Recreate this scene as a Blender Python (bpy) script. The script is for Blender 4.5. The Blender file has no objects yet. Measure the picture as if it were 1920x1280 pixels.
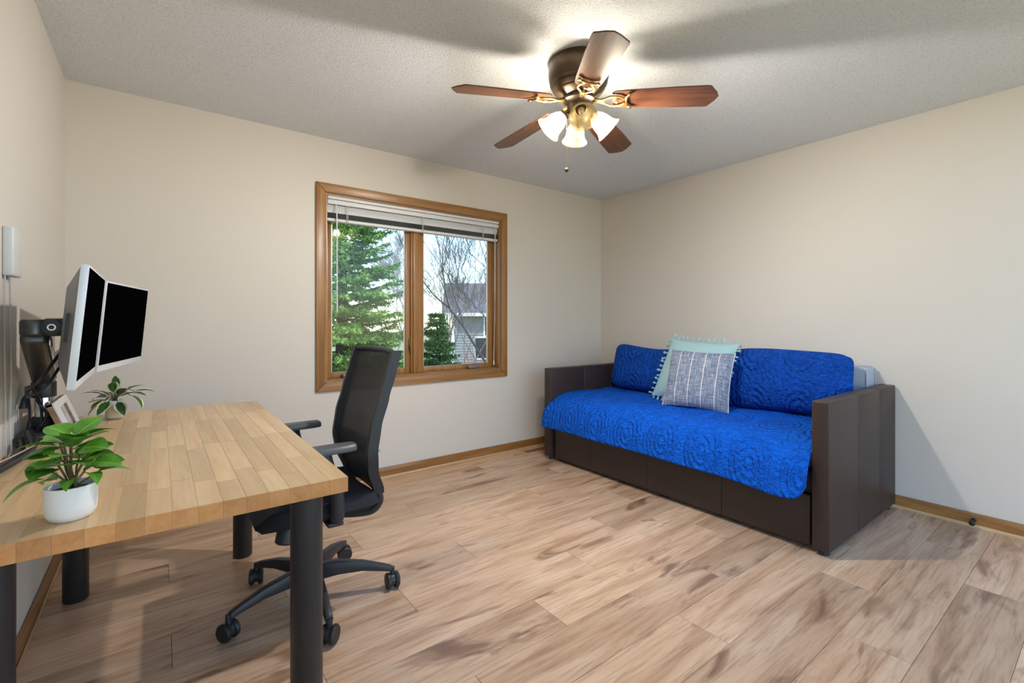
import bpy, bmesh, math, random
import numpy as np
from mathutils import Vector, Matrix
random.seed(7); rng = np.random.default_rng(7)
sc = bpy.context.scene
col = sc.collection
R = math.radians
# ------------------------------------------------------------------ camera
W, H, YF = 4.103, 2.44, -3.75            # room width, height, front wall
CAM = Vector((.3955, -3.365, 1.1739)); YAW = R(37.0)
cd = bpy.data.cameras.new('camera'); cam = bpy.data.objects.new('camera', cd); col.objects.link(cam)
cam.location = CAM; cam.rotation_euler = (R(90), 0, -YAW)
cd.sensor_width = 36; cd.lens = 876.81*36/1920; cd.shift_y = -(640-601.55)/1920
cd.clip_start = .02; cd.clip_end = 400
sc.camera = cam
# ------------------------------------------------------------------ sky, sun, exposure
wd = bpy.data.worlds.new('sky'); sc.world = wd; wd.use_nodes = True
wn = wd.node_tree.nodes; wl = wd.node_tree.links
sky = wn.new('ShaderNodeTexSky'); sky.sky_type = 'NISHITA'; sky.sun_disc = False
sky.sun_elevation = R(38); sky.sun_rotation = R(-75); sky.air_density = 1.0; sky.dust_density = .25; sky.ozone_density = 2.5
wn['Background'].inputs[1].default_value = .43
wl.new(sky.outputs[0], wn['Background'].inputs[0])
sd = bpy.data.lights.new('sun', 'SUN'); sun = bpy.data.objects.new('sun', sd); col.objects.link(sun)
sd.energy = 4.0; sd.angle = R(.6); sd.color = (1, .93, .82)
sun.rotation_euler = Vector((.75, .02, -.66)).to_track_quat('-Z', 'Y').to_euler()
sun.location = (-8, 3, 9)
BULB = 1800.0
vs = sc.view_settings
vs.view_transform = 'Standard'; vs.look = 'None'; vs.gamma = 1; vs.use_curve_mapping = False; vs.exposure = 0.38

# ------------------------------------------------------------------ materials
def newmat(name):
    m = bpy.data.materials.new(name); m.use_nodes = True
    return m, m.node_tree.nodes, m.node_tree.links, m.node_tree.nodes['Principled BSDF']
def setp(b, col=None, rough=.5, metal=0, spec=.5):
    if col: b.inputs['Base Color'].default_value = (*col, 1)
    b.inputs['Roughness'].default_value = rough; b.inputs['Metallic'].default_value = metal
    b.inputs['Specular IOR Level'].default_value = spec
def ramp(N, stops):
    r = N.new('ShaderNodeValToRGB'); e = r.color_ramp.elements
    while len(e) < len(stops): e.new(.5)
    for el, (p, c) in zip(e, stops): el.position = p; el.color = (*c, 1)
    return r
def mapping(N, L, scale, src='Object', rnd=False):
    tc = N.new('ShaderNodeTexCoord'); mp = N.new('ShaderNodeMapping')
    mp.inputs['Scale'].default_value = scale
    L.new(tc.outputs[src], mp.inputs[0])
    if rnd:
        oi = N.new('ShaderNodeObjectInfo'); mu = N.new('ShaderNodeVectorMath'); mu.operation = 'SCALE'
        mu.inputs[0].default_value = (37, 91, 53); L.new(oi.outputs['Random'], mu.inputs['Scale'])
        ad = N.new('ShaderNodeVectorMath'); ad.operation = 'ADD'
        L.new(tc.outputs[src], ad.inputs[0]); L.new(mu.outputs[0], ad.inputs[1]); L.new(ad.outputs[0], mp.inputs[0])
    return mp
def noise(N, L, vec, scale, detail=4, rough=.55, dist=0):
    n = N.new('ShaderNodeTexNoise'); n.inputs['Scale'].default_value = scale; n.inputs['Detail'].default_value = detail
    n.inputs['Roughness'].default_value = rough; n.inputs['Distortion'].default_value = dist
    L.new(vec.outputs[0], n.inputs['Vector']); return n
def bump(N, L, b, h, strength, dist=.01):
    bp = N.new('ShaderNodeBump'); bp.inputs['Strength'].default_value = strength; bp.inputs['Distance'].default_value = dist
    L.new(h, bp.inputs['Height']); L.new(bp.outputs[0], b.inputs['Normal']); return bp
def mix(N, L, fac, a, bb, mode='MIX'):
    m = N.new('ShaderNodeMix'); m.data_type = 'RGBA'; m.blend_type = mode
    if isinstance(fac, (int, float)): m.inputs[0].default_value = fac
    else: L.new(fac, m.inputs[0])
    for i, v in ((6, a), (7, bb)):
        if isinstance(v, tuple): m.inputs[i].default_value = (*v, 1)
        else: L.new(v, m.inputs[i])
    return m.outputs[2]
def plain(name, c, rough=.5, metal=0, spec=.5, bs=None, var=0):
    """colour with faint procedural variation and fine relief"""
    m, N, L, b = newmat(name); setp(b, c, rough, metal, spec)
    mp = mapping(N, L, (1, 1, 1))
    n = noise(N, L, mp, bs[0] if bs else 30, 3)
    v = var or .06
    o = mix(N, L, n.outputs[0], tuple(x*(1-v) for x in c), tuple(min(1, x*(1+v)) for x in c))
    L.new(o, b.inputs['Base Color'])
    if bs: bump(N, L, b, n.outputs[0], bs[1], bs[2] if len(bs) > 2 else .003)
    return m
def wood(name, lo, mid, hi, axis=0, rough=.4, rnd=True, scale=1.0, rv=.25, spec=.5):
    m, N, L, b = newmat(name); setp(b, mid, rough, 0, spec)
    s = [22*scale]*3; s[axis] = 1.3*scale
    mp = mapping(N, L, tuple(s), rnd=rnd)
    n1 = noise(N, L, mp, 1.2, 6, .62, .6); n2 = noise(N, L, mp, 6, 3, .6)
    r = ramp(N, [(.28, lo), (.5, mid), (.72, hi)]); L.new(n1.outputs[0], r.inputs[0])
    o = mix(N, L, .22, r.outputs[0], n2.outputs[0], 'OVERLAY')
    if rnd:
        oi = N.new('ShaderNodeObjectInfo'); hs = N.new('ShaderNodeHueSaturation'); mr = N.new('ShaderNodeMapRange')
        mr.inputs['To Min'].default_value = 1-rv; mr.inputs['To Max'].default_value = 1+rv*.6
        L.new(oi.outputs['Random'], mr.inputs[0]); L.new(mr.outputs[0], hs.inputs['Value']); L.new(o, hs.inputs['Color']); o = hs.outputs[0]
    L.new(o, b.inputs['Base Color']); bump(N, L, b, n2.outputs[0], .12, .002)
    return m
M = {}
M['wall'] = plain('wall_paint', (.65, .595, .535), .75, spec=.25, bs=(140, .10, .002), var=.015)
# popcorn ceiling
m, N, L, b = newmat('ceiling_texture'); setp(b, (.70, .70, .70), .9, spec=.1)
mp = mapping(N, L, (1, 1, 1)); n = noise(N, L, mp, 95, 3, .7); n2 = noise(N, L, mp, 240, 2, .6)
r = ramp(N, [(.30, (.72, .735, .76)), (.48, (.88, .895, .92)), (.8, (.92, .93, .95))]); L.new(n.outputs[0], r.inputs[0]); L.new(r.outputs[0], b.inputs['Base Color'])
ad = N.new('ShaderNodeMath'); L.new(n.outputs[0], ad.inputs[0]); L.new(n2.outputs[0], ad.inputs[1])
bump(N, L, b, ad.outputs[0], .75, .012); M['ceil'] = m
# laminate planks
m, N, L, b = newmat('floor_laminate'); setp(b, None, .36, 0, .5)
mp = mapping(N, L, (1.1, 9, 1), rnd=True); mg = mapping(N, L, (5, 85, 5), rnd=True); mk = mapping(N, L, (1.5, 5.5, 1), rnd=True)
n1 = noise(N, L, mp, 1.3, 5, .6, .9); n2 = noise(N, L, mg, 1.0, 4, .65, .3); n3 = noise(N, L, mk, 1.25, 3, .55, 1.2)
r1 = ramp(N, [(.25, (.38, .22, .13)), (.48, (.59, .39, .25)), (.7, (.71, .52, .37))]); L.new(n1.outputs[0], r1.inputs[0])
r2 = ramp(N, [(.30, (.52, .46, .42)), (.52, (1, 1, 1))]); L.new(n2.outputs[0], r2.inputs[0])
r3 = ramp(N, [(.30, (.40, .32, .28)), (.42, (1, 1, 1)), (.68, (1, 1, 1)), (.80, (1.0, 1.04, 1.10))]); L.new(n3.outputs[0], r3.inputs[0])
o = mix(N, L, .65, r1.outputs[0], r2.outputs[0], 'MULTIPLY'); o = mix(N, L, .9, o, r3.outputs[0], 'MULTIPLY')
oi = N.new('ShaderNodeObjectInfo'); hs = N.new('ShaderNodeHueSaturation'); mr = N.new('ShaderNodeMapRange')
mr.inputs['To Min'].default_value = .84; mr.inputs['To Max'].default_value = 1.14
L.new(oi.outputs['Random'], mr.inputs[0]); L.new(mr.outputs[0], hs.inputs['Value']); L.new(o, hs.inputs['Color']); L.new(hs.outputs[0], b.inputs['Base Color'])
bump(N, L, b, n2.outputs[0], .10, .002); M['floor'] = m
M['floor_gap'] = plain('floor_joint', (.16, .10, .06), .8)
oak = dict(lo=(.19, .078, .020), mid=(.30, .135, .036), hi=(.40, .20, .065))
for i, a in enumerate('xyz'): M['oak_'+a] = wood('oak_trim_'+a, **oak, axis=i, rough=.35, rv=.08)
for i, a in enumerate('xy'): M['shoe_'+a] = wood('shoe_wood_'+a, (.50, .30, .14), (.62, .40, .21), (.70, .48, .28), axis=i, rough=.45, rv=.05)
M['maple'] = wood('maple_block', (.62, .39, .19), (.73, .50, .27), (.80, .59, .35), axis=1, rough=.3, rv=.20, scale=.8)
m = M['maple']; N, L = m.node_tree.nodes, m.node_tree.links; b = N['Principled BSDF']       # end grain is darker and redder
tc = N.new('ShaderNodeTexCoord'); sp = N.new('ShaderNodeSeparateXYZ'); L.new(tc.outputs['Normal'], sp.inputs[0])
ab = N.new('ShaderNodeMath'); ab.operation = 'ABSOLUTE'; L.new(sp.outputs[1], ab.inputs[0])
src = b.inputs['Base Color'].links[0].from_socket
eg = mix(N, L, .85, src, (.82, .46, .22), 'MULTIPLY'); L.new(mix(N, L, ab.outputs[0], src, eg), b.inputs['Base Color'])
M['blade_wood'] = wood('walnut_blade', (.05, .018, .009), (.12, .045, .02), (.20, .08, .032), axis=0, rough=.3, rnd=False)
M['bronze'] = plain('antique_bronze', (.11, .075, .05), .36, .75, bs=(18, .08), var=.35)
M['brass'] = plain('aged_brass', (.52, .36, .13), .3, .9, var=.2)
M['black_metal'] = plain('black_powder_coat', (.018, .018, .020), .42, .0, .5, var=.2)
M['black_plastic'] = plain('black_plastic', (.020, .023, .028), .45, bs=(300, .05), var=.1)
M['grey_plastic'] = plain('dark_grey_plastic', (.075, .08, .09), .42, var=.1)
M['chair_fabric'] = plain('black_seat_fabric', (.020, .022, .028), .9, spec=.2, bs=(420, .5, .003), var=.3)
M['rubber'] = plain('caster_rubber', (.016, .016, .017), .5)
M['chrome'] = plain('polished_chrome', (.70, .70, .70), .14, 1.0, var=.03)
M['silver'] = plain('silver_plastic', (.56, .56, .57), .35, .35, var=.03)
M['white_bezel'] = plain('white_silver_bezel', (.72, .73, .76), .35, .1, var=.02)
M['rear_grey'] = plain('grey_monitor_shell', (.16, .16, .165), .4, .2, var=.04)
M['screen'] = plain('black_screen', (.0012, .0012, .0016), .4, spec=0)
M['gunmetal'] = plain('gunmetal_arm', (.10, .097, .093), .33, .7, var=.1)
M['white_ceramic'] = plain('white_ceramic', (.78, .77, .75), .35, bs=(60, .03), var=.02)
M['cream_pot'] = wood('cream_speckled_pot', (.62, .48, .27), (.74, .61, .40), (.80, .70, .52), axis=2, rnd=False, scale=.6)
M['soil'] = plain('potting_soil', (.035, .022, .014), .95, bs=(160, .9, .006), var=.5)
M['stem'] = plain('plant_stem', (.10, .085, .035), .6)
M['white_plastic'] = plain('white_plastic', (.62, .61, .60), .4, var=.02)
M['cord_white'] = plain('white_cord', (.55, .53, .50), .5)
M['cord_black'] = plain('black_cord', (.012, .013, .016), .45)
M['strap'] = plain('beige_strap', (.62, .45, .33), .8, bs=(200, .3))
M['frame_white'] = plain('white_painted_wood', (.68, .67, .66), .5, var=.04)
M['frame_wood'] = wood('frame_side_wood', (.16, .08, .035), (.27, .145, .07), (.36, .21, .11), axis=1, rnd=False)
M['vinyl_white'] = plain('blind_vinyl', (.66, .65, .66), .45, var=.02)
M['vinyl_clear'] = plain('clear_wand', (.62, .70, .72), .15, spec=.7)
M['leather'] = plain('espresso_leather', (.040, .025, .020), .45, spec=.38, bs=(190, .14, .002), var=.22)
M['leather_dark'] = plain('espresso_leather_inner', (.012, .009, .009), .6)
M['mattress'] = plain('mattress_ticking', (.55, .56, .60), .9, bs=(120, .2))
M['bolster'] = plain('pale_grey_linen', (.43, .46, .54), .9, spec=.15, bs=(260, .35, .003), var=.12)
M['aqua'] = plain('aqua_gauze', (.36, .54, .56), .95, spec=.1, bs=(170, .5, .004), var=.10)
M['stone'] = plain('grey_metal_cover', (.20, .19, .17), .4, .4, bs=(50, .2), var=.2)
# variegated and plain leaves (pattern follows the leaf's own UV)
def leafmat(name, c_in, c_mid, edge=None):
    m, N, L, b = newmat(name); setp(b, c_in, .32, 0, .5)
    uv = N.new('ShaderNodeUVMap'); sp = N.new('ShaderNodeSeparateXYZ'); L.new(uv.outputs[0], sp.inputs[0])
    ab = N.new('ShaderNodeMath'); ab.operation = 'ABSOLUTE'; L.new(sp.outputs[1], ab.inputs[0])   # v = -1..1 across
    mp = mapping(N, L, (1, 1, 1), rnd=True); n = noise(N, L, mp, 60, 3)
    base = mix(N, L, n.outputs[0], tuple(x*.7 for x in c_in), c_mid)
    vein = ramp(N, [(.0, (1, 1, 1)), (.06, (0, 0, 0))]); L.new(ab.outputs[0], vein.inputs[0])
    base = mix(N, L, vein.outputs[0], base, tuple(min(1, x*1.7+.02) for x in c_mid))
    if edge:
        ad = N.new('ShaderNodeMath'); ad.operation = 'MULTIPLY_ADD'; L.new(n.outputs[0], ad.inputs[0]); ad.inputs[1].default_value = .45; L.new(ab.outputs[0], ad.inputs[2])
        er = ramp(N, [(.88, (0, 0, 0)), (.97, (1, 1, 1))]); L.new(ad.outputs[0], er.inputs[0])
        base = mix(N, L, er.outputs[0], base, edge)
    oi = N.new('ShaderNodeObjectInfo'); hs = N.new('ShaderNodeHueSaturation'); mr = N.new('ShaderNodeMapRange')
    mr.inputs['To Min'].default_value = .65; mr.inputs['To Max'].default_value = 1.35
    L.new(oi.outputs['Random'], mr.inputs[0]); L.new(mr.outputs[0], hs.inputs['Value']); L.new(base, hs.inputs['Color'])
    L.new(hs.outputs[0], b.inputs['Base Color']); return m
M['leaf'] = leafmat('green_leaf', (.055, .19, .014), (.13, .37, .025))
M['leaf_var'] = leafmat('variegated_leaf', (.012, .05, .018), (.04, .13, .03), (.66, .64, .36))
# quilted blue cloth : UV in metres
def quilt(name, c):
    m, N, L, b = newmat(name); setp(b, c, .85, 0, .2)
    b.inputs['Sheen Weight'].default_value = .0
    uv = N.new('ShaderNodeUVMap'); mp = N.new('ShaderNodeMapping'); L.new(uv.outputs[0], mp.inputs[0])
    mp.inputs['Scale'].default_value = (1/.28, 1/.44, 1)
    fr = N.new('ShaderNodeVectorMath'); fr.operation = 'FRACTION'; L.new(mp.outputs[0], fr.inputs[0])
    su = N.new('ShaderNodeVectorMath'); su.operation = 'SUBTRACT'; L.new(fr.outputs[0], su.inputs[0]); su.inputs[1].default_value = (.5, .5, 0)
    ln = N.new('ShaderNodeVectorMath'); ln.operation = 'LENGTH'; L.new(su.outputs[0], ln.inputs[0])
    si = N.new('ShaderNodeMath'); si.operation = 'SINE'; mu = N.new('ShaderNodeMath'); mu.operation = 'MULTIPLY'; mu.inputs[1].default_value = 58
    L.new(ln.outputs['Value'], mu.inputs[0]); L.new(mu.outputs[0], si.inputs[0])
    mk = ramp(N, [(.0, (.30, .30, .30)), (.40, (.30, .30, .30)), (.44, (.06, .06, .06)), (.7, (.04, .04, .04))]); L.new(ln.outputs['Value'], mk.inputs[0])
    ring = N.new('ShaderNodeMath'); ring.operation = 'MULTIPLY'; L.new(si.outputs[0], ring.inputs[0]); L.new(mk.outputs[0], ring.inputs[1])
    m2 = N.new('ShaderNodeMapping'); L.new(uv.outputs[0], m2.inputs[0]); m2.inputs['Scale'].default_value = (1, 1.7, 1)
    n = noise(N, L, m2, 26, 3, .6, 1.2); n2 = noise(N, L, m2, 9, 2)
    wv = N.new('ShaderNodeTexWave'); wv.inputs['Scale'].default_value = 7; wv.inputs['Distortion'].default_value = 7; wv.inputs['Detail'].default_value = 2; wv.inputs['Detail Scale'].default_value = 2.2
    L.new(m2.outputs[0], wv.inputs['Vector'])
    a1 = N.new('ShaderNodeMath'); a1.operation = 'MULTIPLY_ADD'; L.new(n.outputs[0], a1.inputs[0]); a1.inputs[1].default_value = 1.1; L.new(ring.outputs[0], a1.inputs[2])
    a2 = N.new('ShaderNodeMath'); a2.operation = 'MULTIPLY_ADD'; L.new(wv.outputs[0], a2.inputs[0]); a2.inputs[1].default_value = .35; L.new(a1.outputs[0], a2.inputs[2])
    bump(N, L, b, a2.outputs[0], 1.0, .030)
    L.new(mix(N, L, n2.outputs[0], tuple(x*.85 for x in c), tuple(x*1.12 for x in c)), b.inputs['Base Color'])
    return m
M['quilt'] = quilt('royal_blue_quilt', (.001, .14, .82))
M['sham'] = quilt('royal_blue_sham', (.003, .08, .48))
# slub striped cushion
m, N, L, b = newmat('slub_stripe_cloth'); setp(b, None, .95, 0, .1)
uv = N.new('ShaderNodeUVMap'); sp = N.new('ShaderNodeSeparateXYZ'); L.new(uv.outputs[0], sp.inputs[0])
ma = N.new('ShaderNodeMapping'); L.new(uv.outputs[0], ma.inputs[0]); ma.inputs['Scale'].default_value = (170, 14, 1)
mb = N.new('ShaderNodeMapping'); L.new(uv.outputs[0], mb.inputs[0]); mb.inputs['Scale'].default_value = (14, 170, 1)
na = noise(N, L, ma, 1, 3); nb = noise(N, L, mb, 1, 3)
av = N.new('ShaderNodeMath'); L.new(na.outputs[0], av.inputs[0]); L.new(nb.outputs[0], av.inputs[1]); hv = N.new('ShaderNodeMath'); hv.operation = 'MULTIPLY'; hv.inputs[1].default_value = .5; L.new(av.outputs[0], hv.inputs[0])
r = ramp(N, [(.36, (.075, .10, .17)), (.5, (.22, .25, .33)), (.64, (.45, .47, .54))]); L.new(hv.outputs[0], r.inputs[0])
fm = N.new('ShaderNodeMath'); fm.operation = 'MULTIPLY'; fm.inputs[1].default_value = 1/.088; L.new(sp.outputs[0], fm.inputs[0])
ff = N.new('ShaderNodeMath'); ff.operation = 'FRACT'; L.new(fm.outputs[0], ff.inputs[0])
fc = N.new('ShaderNodeMath'); fc.operation = 'COMPARE'; fc.inputs[1].default_value = .5; fc.inputs[2].default_value = .022; L.new(ff.outputs[0], fc.inputs[0])
L.new(mix(N, L, fc.outputs[0], r.outputs[0], (.80, .76, .70)), b.inputs['Base Color']); bump(N, L, b, hv.outputs[0], .4, .003); M['stripe'] = m
# glass
m, N, L, b = newmat('window_glass'); N.remove(b); out = N['Material Output']
tr = N.new('ShaderNodeBsdfTransparent'); gl = N.new('ShaderNodeBsdfGlossy'); gl.inputs['Roughness'].default_value = .02
fz = N.new('ShaderNodeFresnel'); fz.inputs[0].default_value = 1.28; ms = N.new('ShaderNodeMixShader')
tr.inputs[0].default_value = (.93, .95, .95, 1)
L.new(fz.outputs[0], ms.inputs[0]); L.new(tr.outputs[0], ms.inputs[1]); L.new(gl.outputs[0], ms.inputs[2]); L.new(ms.outputs[0], out.inputs[0]); M['glass'] = m
# alabaster shade: lets light through
m, N, L, b = newmat('alabaster_glass'); N.remove(b); out = N['Material Output']
mp = mapping(N, L, (1, 1, 1)); n = noise(N, L, mp, 14, 3, .6, 1.5)
r = ramp(N, [(.36, (.62, .40, .11)), (.46, (.86, .74, .46)), (.62, (.92, .84, .62))]); L.new(n.outputs[0], r.inputs[0])
df = N.new('ShaderNodeBsdfDiffuse'); L.new(r.outputs[0], df.inputs[0])
tl = N.new('ShaderNodeBsdfTranslucent'); L.new(mix(N, L, .94, r.outputs[0], (0, 0, 0)), tl.inputs[0])
tr = N.new('ShaderNodeBsdfTransparent'); tr.inputs[0].default_value = (1, .97, .90, 1)
gs = N.new('ShaderNodeBsdfGlossy'); gs.inputs['Roughness'].default_value = .15
def ms_(f, a, c):
    x = N.new('ShaderNodeMixShader'); x.inputs[0].default_value = f; L.new(a.outputs[0], x.inputs[1]); L.new(c.outputs[0], x.inputs[2]); return x
s1 = ms_(.45, df, tl); s2 = ms_(.36, s1, tr); s3 = ms_(.04, s2, gs); L.new(s3.outputs[0], out.inputs[0]); M['alabaster'] = m
def emit(name, c, s):
    m, N, L, b = newmat(name); setp(b, (.9, .9, .9), .3)
    b.inputs['Emission Color'].default_value = (*c, 1); b.inputs['Emission Strength'].default_value = s; return m
M['bulb_on'] = emit('lit_bulb', (1, .97, .92), BULB)
M['bulb_off'] = plain('unlit_bulb', (.75, .70, .58), .2, spec=.6)
# mesh chair back: partly see-through weave
m, N, L, b = newmat('chair_mesh_weave'); setp(b, (.026, .032, .040), .6, 0, .4); out = N['Material Output']
tr = N.new('ShaderNodeBsdfTransparent'); x = N.new('ShaderNodeMixShader'); x.inputs[0].default_value = .03
L.new(b.outputs[0], x.inputs[1]); L.new(tr.outputs[0], x.inputs[2]); L.new(x.outputs[0], out.inputs[0])
mp = mapping(N, L, (1, 1, 1)); n = noise(N, L, mp, 500, 1); bump(N, L, b, n.outputs[0], .3, .002); M['mesh'] = m
# photo print in the frame (soft coloured blotches)
m, N, L, b = newmat('photo_print'); setp(b, None, .25); mp = mapping(N, L, (1, 1, 1)); n = noise(N, L, mp, 26, 3, .6, .8)
r = ramp(N, [(.3, (.10, .12, .14)), (.45, (.42, .50, .58)), (.55, (.62, .66, .70)), (.68, (.55, .34, .42)), (.8, (.30, .36, .26))]); L.new(n.outputs[0], r.inputs[0]); L.new(r.outputs[0], b.inputs['Base Color']); M['photo'] = m
# outdoors
M['grass'] = plain('lawn', (.32, .30, .15), .95, bs=(3, .3), var=.35)
M['path'] = plain('concrete_path', (.42, .41, .40), .9)
M['bark'] = plain('grey_bark', (.17, .145, .13), .95, bs=(30, .4), var=.25)
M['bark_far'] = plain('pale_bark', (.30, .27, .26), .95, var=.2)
M['spruce_bark'] = plain('spruce_bark', (.06, .045, .035), .95, bs=(20, .5), var=.3)
def needles(name, a, c):
    m, N, L, b = newmat(name); setp(b, a, .7, 0, .2)
    g = N.new('ShaderNodeNewGeometry'); L.new(mix(N, L, g.outputs['Random Per Island'], a, c), b.inputs['Base Color']); return m
M['needle'] = needles('spruce_needles', (.10, .23, .055), (.36, .52, .13))
M['needle_dark'] = needles('fir_needles', (.07, .16, .05), (.20, .33, .09))
M['red_twig'] = plain('red_twigs', (.42, .10, .06), .8)
M['siding'] = plain('grey_siding', (.25, .265, .27), .8, var=.04)
M['ext_trim'] = plain('white_exterior_trim', (.75, .75, .75), .6)
M['shingle'] = plain('grey_shingles', (.16, .165, .18), .95, bs=(12, .6), var=.3)
M['ext_glass'] = plain('dark_window_pane', (.03, .035, .045), .1, spec=.8)

# ------------------------------------------------------------------ mesh helpers
def link(name, me, mat=None, parent=None, loc=None, rot=None):
    o = bpy.data.objects.new(name, me); col.objects.link(o)
    if mat is not None and me is not None and not me.materials: me.materials.append(M[mat] if isinstance(mat, str) else mat)
    if parent: o.parent = parent
    if loc is not None: o.location = loc
    if rot is not None: o.rotation_euler = rot
    return o
def thing(name, label, cat, loc=(0, 0, 0), rot=(0, 0, 0), group=None):
    o = link(name, None, None, None, loc, rot); o.empty_display_size = .1; return tag(o, label, cat, group)
def tag(o, label, cat, group=None):
    o['label'] = label; o['category'] = cat
    if group: o['group'] = group
    return o
def struct(o): o['kind'] = 'structure'; return o
class MB:
    """collects vertices and faces for one mesh"""
    def __init__(s): s.v = []; s.f = []; s.uv = None
    def add(s, vs, fs):
        k = len(s.v); s.v += [tuple(v) for v in vs]; s.f += [tuple(i+k for i in f) for f in fs]; return s
    def box(s, a, b):
        x0, y0, z0 = a; x1, y1, z1 = b
        return s.add([(x0, y0, z0), (x1, y0, z0), (x1, y1, z0), (x0, y1, z0), (x0, y0, z1), (x1, y0, z1), (x1, y1, z1), (x0, y1, z1)],
                     [(0, 3, 2, 1), (4, 5, 6, 7), (0, 1, 5, 4), (1, 2, 6, 5), (2, 3, 7, 6), (3, 0, 4, 7)])
    def tube(s, pts, rad, n=8, cap=True):
        pts = [Vector(p) for p in pts]; rs = rad if isinstance(rad, (list, tuple)) else [rad]*len(pts)
        vs = []; t0 = (pts[1]-pts[0]).normalized(); up = Vector((0, 0, 1)) if abs(t0.z) < .9 else Vector((1, 0, 0)); nx = t0.cross(up).normalized()
        for i, p in enumerate(pts):
            t = (pts[min(i+1, len(pts)-1)]-pts[max(i-1, 0)]).normalized()
            nx = (nx-t*nx.dot(t)).normalized(); ny = t.cross(nx)
            for k in range(n):
                a = 2*math.pi*k/n; vs.append(p+(nx*math.cos(a)+ny*math.sin(a))*rs[i])
        fs = [(i*n+k, i*n+(k+1) % n, (i+1)*n+(k+1) % n, (i+1)*n+k) for i in range(len(pts)-1) for k in range(n)]
        if cap: fs += [tuple(range(n))[::-1], tuple((len(pts)-1)*n+k for k in range(n))]
        return s.add(vs, fs)
    def lathe(s, prof, n=32, axis=None, cap=True):
        """prof: (radius, height) along +Z (or a Matrix 'axis')"""
        vs = [Vector((r*math.cos(2*math.pi*k/n), r*math.sin(2*math.pi*k/n), z)) for r, z in prof for k in range(n)]
        if axis is not None: vs = [axis @ v for v in vs]
        fs = [(i*n+k, i*n+(k+1) % n, (i+1)*n+(k+1) % n, (i+1)*n+k) for i in range(len(prof)-1) for k in range(n)]
        if cap: fs += [tuple(range(n))[::-1], tuple((len(prof)-1)*n+k for k in range(n))]
        return s.add(vs, fs)
    def grid(s, P):
        nu, nv = len(P), len(P[0]); return s.add([p for row in P for p in row], [(i*nv+j, i*nv+j+1, (i+1)*nv+j+1, (i+1)*nv+j) for i in range(nu-1) for j in range(nv-1)])
    def mesh(s, name, smooth=False, bevel=0, seg=2, uv=None, fix=False):
        me = bpy.data.meshes.new(name); me.from_pydata([tuple(v) for v in s.v], [], s.f)
        if bevel or fix:
            bm = bmesh.new(); bm.from_mesh(me)
            bmesh.ops.recalc_face_normals(bm, faces=bm.faces)
            if bevel: bmesh.ops.bevel(bm, geom=[e for e in bm.edges if e.calc_face_angle(0) > R(30)], offset=bevel, segments=seg, affect='EDGES', profile=.5, clamp_overlap=True)
            bm.to_mesh(me); bm.free()
        if uv is not None:
            ul = me.uv_layers.new(name='UVMap'); idx = np.empty(len(me.loops), np.int32); me.loops.foreach_get('vertex_index', idx)
            ul.data.foreach_set('uv', np.asarray(uv, np.float32)[idx].ravel())
        if smooth:
            me.polygons.foreach_set('use_smooth', [True]*len(me.polygons))
            if smooth != 'all':
                try: me.set_sharp_from_angle(angle=R(38))
                except Exception: pass
        me.update(); return me
def boxm(name, a, b, bevel=0, seg=2): return MB().box(a, b).mesh(name, smooth=bool(bevel), bevel=bevel, seg=seg)
def part(name, mb, mat, parent, smooth=True, bevel=0, **k): return link(name, mb.mesh(name, smooth=smooth, bevel=bevel, **k), mat, parent)
def axis_to(p, d):
    """matrix that puts local +Z along d at p"""
    return Matrix.Translation(Vector(p)) @ Vector(d).normalized().to_track_quat('Z', 'Y').to_matrix().to_4x4()
def curve(pts, n=8):
    """Catmull-Rom through pts"""
    P = [Vector(p) for p in pts]; P = [P[0]*2-P[1]]+P+[P[-1]*2-P[-2]]; out = []
    for i in range(1, len(P)-2):
        for k in range(n):
            t = k/n; a, b, c, d = P[i-1], P[i], P[i+1], P[i+2]
            out.append(.5*((2*b)+(c-a)*t+(2*a-5*b+4*c-d)*t*t+(3*b-a-3*c+d)*t**3))
    return out+[P[-2]]

# ------------------------------------------------------------------ room shell
T = .16
WX0, WX1, WZ0, WZ1 = 1.312, 2.80, .752, 2.060     # window opening
mb = MB()
for a, b in (((0, 0, -.1), (WX0, T, H)), ((WX1, 0, -.1), (W, T, H)), ((WX0, 0, -.1), (WX1, T, WZ0)), ((WX0, 0, WZ1), (WX1, T, H))): mb.box(a, b)
wall_back = struct(link('wall_back', mb.mesh('wall_back'), 'wall'))
wall_right = struct(link('wall_right', boxm('wall_right', (W, YF-T, -.1), (W+T, T, H)), 'wall'))
wall_left = struct(link('wall_left', boxm('wall_left', (-T, YF-T, -.1), (0, T, H)), 'wall'))
ceiling = struct(link('ceiling', boxm('ceiling', (-T, YF-T, H), (W+T, T, H+.12)), 'ceil'))
floor = struct(link('floor', boxm('floor', (0, YF, -.1), (W, 0, -.0035)), 'floor_gap'))
PW, PL = .214, 1.22
pm = {}
for k in range(-5, 14):
    y1 = -.771-PW*k; y0 = y1-PW
    y0c, y1c = max(y0, YF), min(y1, 0)
    if y1c-y0c < .01: continue
    j0 = (2.45-.4*(k % 3)) % PL - PL
    x = j0
    while x < W:
        a, b = max(x, 0), min(x+PL, W); x += PL
        if b-a < .02: continue
        w, d = b-a-.0012, y1c-y0c-.0012
        key = (round(w, 3), round(d, 3))
        if key not in pm: pm[key] = MB().box((-w/2, -d/2, -.003), (w/2, d/2, 0)).mesh('plank', bevel=.0007, seg=1)
        link('plank', pm[key], 'floor', floor, ((a+b)/2, (y0c+y1c)/2, 0))
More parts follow.
